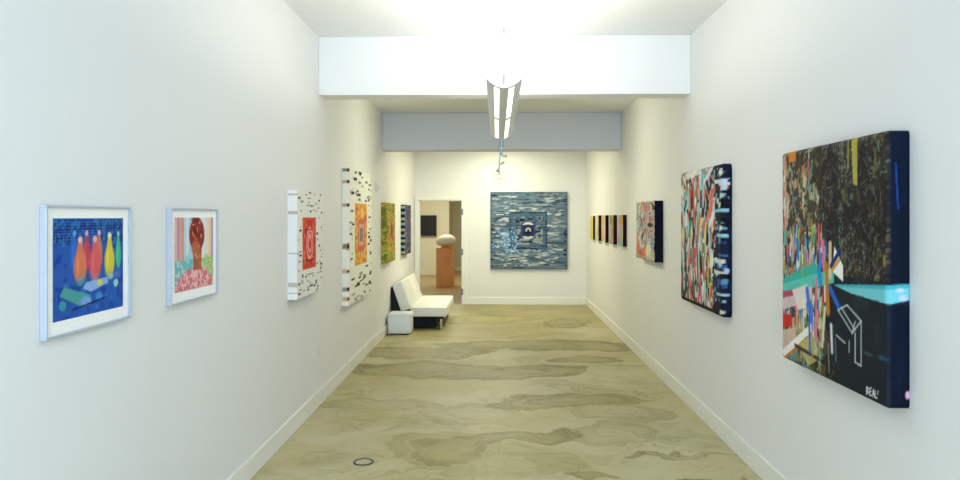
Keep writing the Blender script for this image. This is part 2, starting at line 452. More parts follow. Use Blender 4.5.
class Art:
    """A painted sheet W x H with edges of depth T folded back; colours in 0..255"""
    def __init__(s, W, H, T, cell, base, seed=1):
        s.W, s.H, s.T, s.cell = W, H, T, cell
        s.rng = np.random.default_rng(seed)

        def axis(Lf):
            n = max(2, int(round(Lf / cell))); k = max(1, int(round(T / cell))) if T > 0 else 0
            mid = np.linspace(0, Lf, n + 1)
            pre = -np.linspace(T, 0, k + 1)[:-1] if k else np.array([])
            post = Lf + np.linspace(0, T, k + 1)[1:] if k else np.array([])
            return np.concatenate([pre, mid, post]), k
        s.xs, s.kx = axis(W); s.ys, s.ky = axis(H)
        s.X, s.Y = np.meshgrid(s.xs, s.ys)
        s.c = np.zeros(s.X.shape + (3,)); s.c[:] = base

    def put(s, mask, col, a=1.0):
        m = np.clip(mask.astype(float) * a, 0, 1)[..., None]
        s.c = s.c * (1 - m) + np.array(col, float) * m

    def inpoly(s, pts, X=None, Y=None):
        X = s.X if X is None else X; Y = s.Y if Y is None else Y
        m = np.zeros(s.X.shape, bool); n = len(pts)
        for i in range(n):
            x1, y1 = pts[i]; x2, y2 = pts[(i + 1) % n]
            if y1 == y2: continue
            cond = ((y1 > Y) != (y2 > Y)) & (X < (x2 - x1) * (Y - y1) / (y2 - y1) + x1)
            m ^= cond
        return m

    def poly(s, pts, col, a=1.0):
        q = s.cell * 0.3
        m = sum(s.inpoly(pts, s.X + dx, s.Y + dy).astype(float) for dx in (-q, q) for dy in (-q, q)) / 4
        s.put(m, col, a)

    def rect(s, x0, x1, y0, y1, col, a=1.0):
        s.put((s.X >= x0) & (s.X <= x1) & (s.Y >= y0) & (s.Y <= y1), col, a)

    def ell(s, cx, cy, rx, ry, col, a=1.0, soft=0.15):
        d = np.sqrt(((s.X - cx) / rx) ** 2 + ((s.Y - cy) / ry) ** 2)
        s.put(np.clip((1 - d) / soft, 0, 1), col, a)

    def line(s, p, q, wd, col, a=1.0):
        px, py = p; qx, qy = q; dx, dy = qx - px, qy - py; L2 = dx * dx + dy * dy + 1e-9
        t = np.clip(((s.X - px) * dx + (s.Y - py) * dy) / L2, 0, 1)
        d = np.hypot(s.X - px - t * dx, s.Y - py - t * dy)
        s.put(np.clip((wd / 2 - d) / (wd * 0.3) + 0.5, 0, 1), col, a)

    def n(s, gy, gx, o=3): return vnoise(s.X.shape, gy, gx, s.rng, o)

    def front(s): return (s.X >= 0) & (s.X <= s.W) & (s.Y >= 0) & (s.Y <= s.H)

    def mesh(s, name, r=0.004, backer=True, rc=0.0):
        W, H, T = s.W, s.H, s.T

        def fold(v, Lf):
            e = np.where(v > Lf, v - Lf, np.where(v < 0, -v, 0.0))
            p = np.clip(v, 0, Lf)
            inn = np.minimum(p, Lf - p)
            z = np.where(inn < r, r - np.sqrt(np.maximum(0, r * r - (r - inn) ** 2)), 0.0) if r > 0 else np.zeros_like(v)
            z = np.where(e > 0, r + e * (T - r) / max(T, 1e-6), z)
            return p, z, e > 0
        px, zx, ex = fold(s.X, W); pz, zy, ey = fold(s.Y, H)
        dep = np.where(ex, zx, np.where(ey, zy, np.minimum(zx + zy, 1.5 * r)))
        if r > 0.01:
            # soft rounded outline at the corners
            dep = np.where(ex, np.maximum(zx, 0), np.where(ey, zy, np.maximum(zx, zy)))
        if rc > 0:
            # rounded outline of the stretched canvas
            ia = np.minimum(px, W - px); ib = np.minimum(pz, H - pz)
            a = np.clip(rc - ia, 0, rc); b = np.clip(rc - ib, 0, rc)
            both = (a > 0) & (b > 0)
            k = np.where(both, np.maximum(a, b) / np.maximum(np.hypot(a, b), 1e-9), 1.0)
            da = a * (1 - k); db = b * (1 - k)
            px = px + np.where(px > W / 2, -da, da); pz = pz + np.where(pz > H / 2, -db, db)
        ny, nx = s.X.shape
        # local: x to the right, -y out of the wall, z up; wall plane at y = 0
        co = np.stack([px, -(T - dep), pz], -1).reshape(-1, 3)
        faces = []
        for j in range(ny - 1):
            oy = j < s.ky or j >= ny - 1 - s.ky
            for i in range(nx - 1):
                if oy and (i < s.kx or i >= nx - 1 - s.kx): continue
                a = j * nx + i
                faces.append((a, a + 1, a + nx + 1, a + nx))
        cc = np.clip(s.c, 0, 255).reshape(-1, 3)
        nv = len(co)
        verts = co.tolist()
        if backer and T > 0:
            verts += [(0, 0, 0), (W, 0, 0), (W, 0, H), (0, 0, H)]
            faces.append((nv, nv + 3, nv + 2, nv + 1))
            cc = np.vstack([cc, np.full((4, 3), 200.0)])
        me = bpy.data.meshes.new(name); me.from_pydata(verts, [], faces); me.update()
        v = cc / 255.0
        l = np.where(v <= 0.04045, v / 12.92, ((v + 0.055) / 1.055) ** 2.4)
        rgba = np.concatenate([l, np.ones((len(l), 1))], 1).astype(np.float32)
        at = me.color_attributes.new('paint', 'FLOAT_COLOR', 'POINT')
        at.data.foreach_set('color', rgba.ravel())
        me.materials.append(M_PAINT)
        if r > 0.015:
            for p in me.polygons: p.use_smooth = True
        return me


def hang(me, name, side, a, z, label, group=None, cat='painting'):
    """side: left / right / far; a = coordinate of the picture's left edge as seen"""
    o = link(name, me)
    if side == 'right': o.location = (XR - 0.0005, a, z); o.rotation_euler = (0, 0, -PI / 2)
    elif side == 'left': o.location = (XL + 0.0005, a, z); o.rotation_euler = (0, 0, PI / 2)
    else: o.location = (a, YF - 0.0005, z)
    tag(o, label, cat, group)
    return o


def on_right(Xf, y_left, z0):
    """photo point on the plane X = Xf -> sheet coordinates"""
    def g(u, v):
        d = F * Xf / (u - 497.0)
        return (y_left - (d + 0.0236 * Xf), EYE - (v - 217.0) * d / F - z0)
    return g


def on_left(Xf, y_left, z0):
    def g(u, v):
        d = F * Xf / (497.0 - u)
        return ((d - 0.0236 * Xf) - y_left, EYE - (v - 217.0) * d / F - z0)
    return g


# ---- the big dark painting on the right wall
W_, H_, T_ = 1.115, 1.172, 0.095
yl, z0 = 4.175, 0.893
g = on_right(XR - T_, yl, z0)
A = Art(W_, H_, T_, 0.0055, (38, 34, 34), 3)
A.c += 8
sx, sy = A.X / W_, A.Y / H_
lft = np.clip((0.46 - sx) / 0.30, 0, 1)
nz = A.n(18, 30, 3); nz2 = A.n(40, 60, 2); nz3 = A.n(9, 26, 3); nz4 = A.n(60, 90, 2)
A.put((nz > 0.50) & (nz2 > 0.56), (74, 68, 58), 0.7)
A.put((A.n(90, 110, 1) > 0.80), (128, 126, 112), 0.7)
A.put((A.n(60, 90, 2) > 0.74) & (sx > .45), (96, 124, 122), 0.75)
A.put((A.n(60, 90, 2) > 0.74), (116, 92, 62), 0.7)
A.put((A.n(34, 40, 2) > 0.76), (104, 104, 50), 0.6)
A.put((A.n(5, 9, 3) > 0.60), (28, 25, 28), 0.6)
for (c, x0, x1) in (((112, 140, 134), 0.62, 0.66), ((96, 88, 66), 0.44, 0.50), ((80, 104, 112), 0.34, 0.38), ((118, 110, 60), .90, .93)):
    A.put((sx > x0) & (sx < x1) & (nz4 > 0.56), c, 0.6)
for k in range(120):
    x = A.rng.uniform(.3, 1) * W_; y = A.rng.uniform(.45, 1) * H_; a_ = A.rng.uniform(0, PI); l_ = A.rng.uniform(.02, .07)
    A.line((x, y), (x + l_ * math.cos(a_), y + l_ * math.sin(a_)), 0.006, (110, 104, 96), 0.6)
# upper left jumble of olive, pink, tan
for c_, th_, lim in (((150, 140, 100), .50, .36), ((104, 116, 76), .56, .42), ((186, 176, 144), .60, .30), ((178, 104, 96), .64, .26), ((90, 130, 136), .66, .46), ((60, 52, 44), .58, .44)):
    A.put((sx + 0.10 * (A.n(7, 6, 2) - .5) < lim) & (A.n(30, 34, 3) > th_), c_, 0.85)
pal = [(170, 164, 116), (200, 112, 106), (190, 172, 130), (112, 124, 76), (84, 70, 56), (212, 204, 176), (96, 146, 152), (150, 114, 78)]
for k in range(330):
    x = A.rng.random() ** 1.7 * 0.44 * W_; y = A.rng.uniform(0.02, 1.0) * H_
    A.line((x, y), (x + A.rng.normal(0, 0.012), y + A.rng.uniform(0.03, 0.10)), A.rng.uniform(0.008, 0.028), pal[A.rng.integers(len(pal))], 0.75)
A.put((sx < 0.46) & (sx > 0.06) & (A.n(16, 24, 3) > 0.56), (50, 42, 36), 0.75)
for k in range(26):
    x = A.rng.uniform(0.0, 0.05) * W_; y = A.rng.uniform(0.35, 0.95) * H_
    A.line((x, y), (x + 0.01, y + 0.05), 0.02, [(206, 96, 104), (214, 150, 140), (224, 214, 190)][k % 3], 0.85)
A.poly([g(788, 151), g(795, 150), g(796, 161), g(789, 163)], (206, 128, 48), 0.95)
# lower right plain charcoal
edge = A.n(6, 14, 3)
A.put((sx > 0.50 + 0.10 * (edge - 0.5)) & (sy < 0.455), (30, 35, 42), 0.97)
A.put((sx > 0.62) & (sy < 0.455) & (edge > 0.62), (38, 50, 58), 0.6)
A.put((sx > 0.45) & (sx < 0.58) & (sy < 0.24) & (nz > 0.5), (88, 72, 56), 0.6)
# yellow drips at the top
A.poly([g(847, 138), g(849, 137), g(849, 170), g(847, 166)], (150, 144, 60), 0.9)
A.poly([g(851, 137), g(857, 136), g(857, 186), g(853, 184)], (176, 166, 76), 0.95)
A.ell(*g(844, 196), 0.04, 0.05, (110, 112, 46), 0.6, 0.8)
A.ell(*g(884, 262), 0.012, 0.03, (170, 160, 60), 0.7, 0.5)
# mid left bright strokes
fld = (sx < 0.52 - 0.1 * edge) & (sy < 0.62) & (sy > 0.08)
A.put(fld & (A.n(16, 26, 3) > 0.42), (150, 142, 104), 0.85)
A.put(fld & (A.n(20, 40, 3) > 0.54), (196, 184, 152), 0.85)
A.put(fld & (A.n(20, 50, 3) > 0.58), (58, 50, 44), 0.85)
A.put(fld & (sy < .22) & (A.n(20, 30, 3) > 0.50), (176, 166, 116), 0.85)
pb = [(226, 112, 152), (52, 112, 206), (80, 186, 190), (232, 226, 214), (206, 136, 48), (120, 190, 90), (190, 60, 60), (40, 60, 110), (206, 190, 150), (30, 30, 34)]
for k in range(150):
    x = A.rng.uniform(0.0, .50) * W_; y = A.rng.uniform(.16, .58) * H_
    A.line((x, y), (x + A.rng.normal(0, .01), y + A.rng.uniform(.04, .13)), A.rng.uniform(.008, .022), pb[A.rng.integers(len(pb))], 0.9)
A.poly([g(782, 279), g(815, 262), g(822, 276), g(782, 288)], (58, 174, 156), 0.95)
A.poly([g(782, 284), g(834, 268), g(834, 283), g(782, 295)], (92, 196, 182), 0.9)
A.poly([g(782, 298), g(812, 286), g(812, 300), g(782, 310)], (222, 196, 196), 0.9)
A.poly([g(782, 291), g(800, 289), g(800, 294), g(782, 298)], (176, 70, 84), 0.9)
A.poly([g(782, 314), g(792, 314), g(792, 326), g(782, 328)], (204, 48, 40), 0.97)
A.poly([g(782, 330), g(796, 327), g(796, 345), g(782, 349)], (206, 180, 164), 0.9)
A.poly([g(792, 290), g(808, 284), g(806, 308), g(798, 310)], (226, 216, 206), 0.95)
A.poly([g(782, 350), g(808, 326), g(810, 333), g(784, 358)], (236, 232, 226), 0.98)
A.poly([g(783, 357), g(806, 338), g(807, 341), g(785, 360)], (190, 116, 48), 0.9)
A.poly([g(798, 345), g(810, 334), g(818, 360), g(808, 366)], (196, 178, 116), 0.85)
A.poly([g(786, 358), g(796, 352), g(798, 362), g(788, 360)], (86, 140, 144), 0.8)
A.line(g(795, 345), g(840, 372), 0.02, (32, 34, 30), 0.8)
for (u0, v0, u1, v1, wd, c) in ((797, 240, 798, 258, 0.030, (36, 110, 196)), (801, 255, 802, 276, 0.018, (108, 190, 78)),
                                (807, 251, 808, 264, 0.02, (226, 120, 170)), (823, 242, 823.5, 268, 0.028, (226, 108, 150)),
                                (830, 244, 830, 276, 0.032, (222, 200, 160)), (826, 265, 828, 312, 0.040, (196, 124, 38)),
                                (816, 280, 816, 340, 0.024, (226, 112, 152)), (819, 268, 820, 282, 0.045, (40, 140, 196)),
                                (807, 290, 811, 320, 0.040, (52, 112, 206)), (809, 318, 810, 352, 0.022, (44, 96, 186)),
                                (830, 288, 838, 306, 0.034, (44, 100, 206)), (825, 308, 822, 346, 0.024, (214, 206, 186)),
                                (831, 325, 832, 352, 0.022, (220, 224, 230)), (835, 340, 836, 360, 0.02, (74, 88, 110)),
                                (813, 340, 812, 362, 0.02, (150, 152, 96)), (820, 350, 820, 372, 0.016, (120, 150, 110)),
                                (803, 300, 804, 330, 0.014, (238, 232, 220)), (828, 344, 829, 372, 0.014, (130, 120, 96))):
    A.line(g(u0, v0), g(u1, v1), wd, c, 0.95)
A.poly([g(834, 246), g(843, 266), g(843, 282), g(833, 272)], (238, 238, 236), 1)
A.line(g(831, 266), g(839, 252), 0.026, (26, 48, 120), 1)
A.line(g(832, 270), g(839, 260), 0.020, (206, 140, 40), 1)
# pale turquoise beam running off round the edge
xe = W_ + T_
ya, yb = g(886, 286)[1], g(886, 303.5)[1]
A.poly([g(833, 284.5), g(886, 285.5), (xe, ya + 0.008), (xe, yb + 0.014), (W_, yb - 0.002), g(850, 293)], (116, 200, 208), 0.97)
A.poly([g(833, 284.5), g(886, 285.2), (xe, ya + 0.010), (xe, ya - 0.008), g(840, 287)], (60, 168, 180), 0.9)
# outlined box in chalk white
for p, q in (((838, 310), (847, 305)), ((847, 305), (861, 321)), ((838, 310), (852, 333)), ((841, 307), (855, 330)), ((852, 333), (861, 321)),
             ((852, 333), (855, 322)), ((855, 333), (855, 362)), ((861, 322), (861, 366)), ((855, 362), (861, 366)), ((849, 341), (849, 352)), ((836, 335), (845, 343))):
    A.line(g(*p), g(*q), 0.009, (196, 206, 206), 0.85)
A.ell(*g(868, 354), 0.06, 0.012, (52, 84, 92), 0.8, 0.6)
A.ell(*g(882, 358), 0.05, 0.014, (46, 90, 128), 0.7, 0.6)
# signature
def sig(u, w2, top, bot, letter):
    P = lambda a, b: g(u + a * w2, top + (bot - top) * b)
    S_ = {'B': [((0, 0), (0, 1)), ((0, 0), (.8, .2)), ((.8, .2), (0, .5)), ((0, .5), (.9, .75)), ((.9, .75), (0, 1))],
          'E': [((0, 0), (0, 1)), ((0, 0), (.9, 0)), ((0, .5), (.7, .5)), ((0, 1), (.9, 1))],
          'A': [((0, 1), (.5, 0)), ((.5, 0), (1, 1)), ((.2, .6), (.8, .6))],
          'L': [((0, 0), (0, 1)), ((0, 1), (.9, 1))]}[letter]
    for a, b in S_: A.line(P(*a), P(*b), 0.006, (216, 216, 212), 1.0)
for k, ch in enumerate('BEAL'): sig(866.5 + 2.9 * k, 2.1, 387.0 + 1.2 * k, 394.0 + 1.3 * k, ch)
A.line(g(878, 391), g(877.6, 394), 0.006, (190, 190, 200), 1)
# navy wrapped side
sd = A.X > W_ - 0.004
keep = sd & (A.Y < ya + 0.012) & (A.Y > yb - 0.004)
A.put(sd & ~keep, (9, 19, 36), 1.0)
A.put(sd & ~keep & (A.n(4, 20, 2) > 0.55), (13, 26, 46), 0.5)
A.line((W_ + 0.022, H_ - 0.14), (W_ + 0.035, H_ - 0.33), 0.010, (30, 70, 160), 0.8)
A.ell(W_ + 0.045, ya - 0.018, 0.03, 0.012, (214, 206, 222), 0.9, 0.5)
A.ell(W_ + 0.06, ya - 0.050, 0.028, 0.018, (204, 204, 226), 0.9, 0.5)
A.ell(W_ + 0.085, 0.06, 0.016, 0.022, (226, 176, 200), 0.95, 0.4)
A.put(A.Y < -0.003, (24, 26, 34), 1); A.put(A.Y > H_ + 0.003, (40, 38, 40), 1)
hang(A.mesh('painting', 0.020, rc=0.022), 'painting', 'right', yl, z0,
     'largest dark abstract painting on the right wall, crossed by a turquoise band')

# ---- the tall colourful painting next to it
W_, H_, T_ = 1.20, 1.143, 0.075
yl, z0 = 6.54, 0.954
g = on_right(XR - T_, yl, z0)
A = Art(W_, H_, T_, 0.0075, (206, 204, 196), 11)
pal = [(232, 230, 222), (24, 26, 30), (150, 206, 212), (214, 78, 62), (140, 138, 130), (96, 84, 78), (196, 178, 150), (226, 226, 224),
       (18, 20, 28), (228, 226, 220), (20, 20, 24), (90, 176, 188), (222, 120, 96), (232, 214, 120), (60, 130, 96), (60, 60, 66), (206, 160, 156), (170, 170, 164), (30, 30, 34)]
for k in range(560):
    x = A.rng.uniform(-0.05, 1.02) * W_; y = A.rng.uniform(-0.05, 0.98) * H_
    hh = A.rng.uniform(0.03, 0.17); ww = A.rng.uniform(0.02, 0.085)
    sl = A.rng.normal(0, 0.015)
    A.poly([(x, y), (x + ww, y + A.rng.normal(0, 0.01)), (x + ww + sl, y + hh), (x + sl, y + hh)], pal[A.rng.integers(len(pal))], 0.92)
for k in range(70):
    x = A.rng.uniform(0, 0.9) * W_; y = A.rng.uniform(0.05, .98) * H_; an = A.rng.uniform(.9, 2.2) if y < .6 * H_ else A.rng.uniform(.3, 2.6)
    A.line((x, y), (x + .10 * math.cos(an), y + .12 * math.sin(an)), A.rng.uniform(.025, .06), [(236, 234, 230), (24, 24, 28), (160, 208, 212), (208, 84, 66), (236, 234, 230), (130, 130, 126)][k % 6], 0.93)
for (u0, v0, u1, v1, wd, c) in ((693, 180, 694, 222, 0.05, (206, 72, 58)), (713, 178, 710, 215, 0.06, (216, 96, 86)), (716, 190, 704, 228, 0.05, (226, 112, 98)),
                                (704, 175, 703, 205, 0.05, (160, 206, 212)), (686, 176, 700, 170, 0.08, (236, 232, 226)), (700, 168, 712, 178, 0.04, (150, 148, 140)),
                                (712, 168, 704, 182, 0.04, (226, 232, 236)), (683, 200, 684, 235, 0.04, (170, 208, 208)), (698, 205, 699, 232, 0.05, (150, 204, 212)),
                                (689, 235, 691, 222, 0.05, (70, 160, 96)), (697, 238, 700, 216, 0.05, (222, 108, 56)), (706, 225, 704, 240, 0.04, (236, 206, 96)),
                                (708, 257, 708, 286, 0.035, (206, 206, 56)), (707, 262, 707, 270, 0.03, (196, 44, 80)), (697, 245, 698, 285, 0.035, (70, 66, 62)),
                                (692, 250, 692, 268, 0.03, (150, 148, 150)), (683, 250, 684, 288, 0.04, (190, 222, 220)), (689, 282, 691, 298, 0.06, (206, 110, 96)),
                                (700, 272, 701, 300, 0.05, (198, 96, 108)), (707, 290, 708, 310, 0.035, (120, 200, 206)), (686, 268, 686, 290, 0.05, (40, 36, 40)),
                                (702, 240, 703, 268, 0.03, (160, 150, 120))):
    A.line(g(u0, v0), g(u1, v1), wd, c, 0.9)
# navy right margin with pale dashes, wrapping round the edge
A.put((A.X > W_ * 0.86 + 0.05 * (A.n(12, 3, 2) - 0.5)), (16, 26, 50), 0.97)
A.put((A.X > W_ * 0.80) & (A.n(24, 10, 2) > 0.62), (30, 32, 44), 0.9)
for (v, hh, c, x0) in ((171, 7, (196, 214, 230), .90), (181, 7, (206, 216, 232), .86), (186, 5, (222, 96, 60), .84), (198, 3, (150, 206, 214), .84), (210, 4, (150, 206, 216), .84),
                       (222, 3, (140, 200, 214), .86), (229, 3, (120, 186, 206), .84), (236, 4, (150, 206, 214), .88), (243, 3, (40, 70, 120), .86),
                       (262, 6, (228, 226, 200), .84), (274, 4, (230, 226, 196), .86), (256, 4, (60, 104, 160), .9), (268, 5, (52, 90, 150), .92), (284, 10, (46, 84, 146), .9),
                       (296, 3, (170, 206, 220), .86), (303, 3, (150, 186, 216), .88)):
    yy = g(724, v)[1]
    xa = W_ * (x0 + A.rng.uniform(-0.04, 0.03)); xb = W_ + T_ * A.rng.uniform(-0.2, 0.85); q = hh / 2 / 136
    A.poly([(xa, yy - q * A.rng.uniform(.6, 1.4)), (xb, yy - q * A.rng.uniform(.5, 1.1)), (xb, yy + q * A.rng.uniform(.5, 1.1)), (xa, yy + q * A.rng.uniform(.6, 1.5))], c, 0.95)
A.put((A.X > W_ * 0.82) & (A.n(26, 14, 2) > 0.64), (16, 18, 30), 0.95)
for k in range(30):
    x = A.rng.uniform(.74, 1.0) * W_; y = A.rng.uniform(0, 1) * H_
    A.poly([(x, y), (x + .05, y + .01), (x + .06, y + .04), (x + .01, y + .05)], [(196, 214, 222), (20, 22, 34), (228, 226, 206), (96, 150, 176)][k % 4], 0.9)
A.put((A.Y < 0.045) & (A.Y > 0.012) & (A.X < W_ * 0.85), (16, 16, 20), 1)
A.put((A.Y <= 0.012) & (A.X < W_ * 0.85), (206, 214, 214), 1)
hang(A.mesh('painting', 0.030, rc=0.050), 'painting', 'right', yl, z0,
     'tall crowded multicoloured abstract painting, second from the front on the right wall')

# ---- the smaller one with a navy side
W_, H_, T_ = 0.975, 0.645, 0.092
yl, z0 = 8.515, 1.226
g = on_right(XR - T_, yl, z0)
A = Art(W_, H_, T_, 0.0085, (190, 178, 160), 21)
f1 = A.n(4, 3, 1); f2 = A.n(3, 3, 1)
band = (f1 * 3.2 + f2 * 1.6) % 1.0
for lo, hi, c in ((0, .14, (206, 196, 176)), (.14, .26, (120, 116, 116)), (.26, .38, (222, 150, 146)), (.38, .50, (236, 222, 196)), (.50, .6, (88, 84, 84)),
                  (.6, .72, (110, 196, 206)), (.72, .82, (206, 120, 96)), (.82, .92, (196, 184, 130)), (.92, 1.0, (40, 44, 52))):
    A.put((band >= lo) & (band < hi), c, 0.9)
A.ell(*g(641, 248), 0.26, 0.11, (216, 96, 56), 0.95, 0.3); A.ell(*g(642, 241), 0.20, 0.10, (206, 200, 190), 1, 0.3)
A.ell(*g(641, 224), 0.20, 0.05, (40, 150, 190), 0.9, 0.4); A.ell(*g(640, 217), 0.12, 0.06, (70, 190, 200), 0.9, 0.4)
A.ell(*g(650, 225), 0.18, 0.028, (24, 22, 24), 0.9, 0.4); A.ell(*g(651, 218), 0.14, 0.05, (214, 60, 60), 0.8, 0.5)
A.ell(*g(646, 208), 0.2, 0.06, (206, 110, 124), 0.8, 0.5); A.ell(*g(649, 250), 0.24, 0.12, (232, 222, 170), 0.85, 0.6)
A.ell(*g(652, 243), 0.10, 0.13, (130, 156, 190), 0.8, 0.5); A.ell(*g(642, 238), 0.08, 0.09, (50, 56, 70), 0.8, 0.5)
for k in range(120):
    x = A.rng.uniform(0, 1) * W_; y = A.rng.uniform(0, 1) * H_; an = A.rng.normal(1.4, .5)
    A.line((x, y), (x + .12 * math.cos(an), y + .07 * math.sin(an)), A.rng.uniform(.015, .04), [(40, 46, 60), (214, 120, 124), (236, 226, 200), (100, 190, 200), (120, 112, 116), (226, 206, 150), (206, 150, 150), (200, 210, 220)][k % 8], 0.75)
A.put((A.X > W_ - 0.004), (9, 16, 32), 1)
A.put((A.Y < -0.002), (30, 28, 34), 1)
hang(A.mesh('painting', 0.006), 'painting', 'right', yl, z0,
     'small swirling pink and cyan painting with a thick navy side, right wall')

# ---- five little canvases in a row
row = [(9.99, [(120, 196, 200), (232, 150, 70), (206, 196, 120), (206, 96, 150), (240, 206, 180)], (36, 14, 24), 'little orange and turquoise canvas with a dark maroon side, nearest in the row of five'),
       (10.77, [(150, 156, 96), (206, 190, 70), (210, 200, 176), (60, 60, 60), (200, 120, 180)], (56, 16, 24), 'little mustard yellow and grey canvas, second from the front in the row of five'),
       (11.54, [(200, 196, 170), (236, 160, 120), (170, 170, 140), (226, 214, 190)], (18, 12, 16), 'little canvas with a peach patch and black side, middle of the five'),
       (12.31, [(206, 200, 170), (150, 176, 130), (230, 220, 196)], (62, 18, 18), 'little cream and pale green canvas, fourth from the front in the row of five'),
       (12.98, [(210, 196, 80), (180, 190, 110), (226, 196, 120)], (50, 34, 46), 'little yellow canvas nearest the far corner, last in the row of five')]
for i, (yf, pal, side, lab) in enumerate(row):
    W_, H_, T_ = 0.385, 0.425 if i != 4 else 0.415, 0.052
    A = Art(W_, H_, T_, 0.012, pal[0], 40 + i)
    for k in range(26):
        x = A.rng.uniform(0, W_); y = A.rng.uniform(0, H_)
        A.line((x, y), (x + A.rng.normal(0, 0.02), y + A.rng.uniform(0.05, 0.16)), A.rng.uniform(0.03, 0.07), pal[A.rng.integers(len(pal))], 0.9)
    if i == 2: A.ell(W_ * .6, H_ * .3, .1, .1, (240, 160, 120), 0.9, 0.5)
    if i == 0: A.rect(W_ * .5, W_, H_ * .7, H_, (236, 150, 60), 0.9)
    A.put(A.X > W_ * 0.97, side, 1)
    hang(A.mesh('painting', 0.003), 'painting', 'right', yf + 0.04, 1.303, lab, 'row of five little canvases on the right wall')


# ---- dashed white canvases and their relatives on the left wall
def dashes(A, n_, pal, wmin, wmax, h, region=None, avoid=None):
    for k in range(n_):
        x = A.rng.uniform(0.01, 0.99) * A.W; y = A.rng.uniform(0.01, 0.99) * A.H
        if avoid and avoid[0] < x < avoid[1] and avoid[2] < y < avoid[3]: continue
        ww = A.rng.uniform(wmin, wmax)
        A.rect(x, x + ww, y, y + h * A.rng.uniform(0.7, 1.3), pal[A.rng.integers(len(pal))], 0.95)


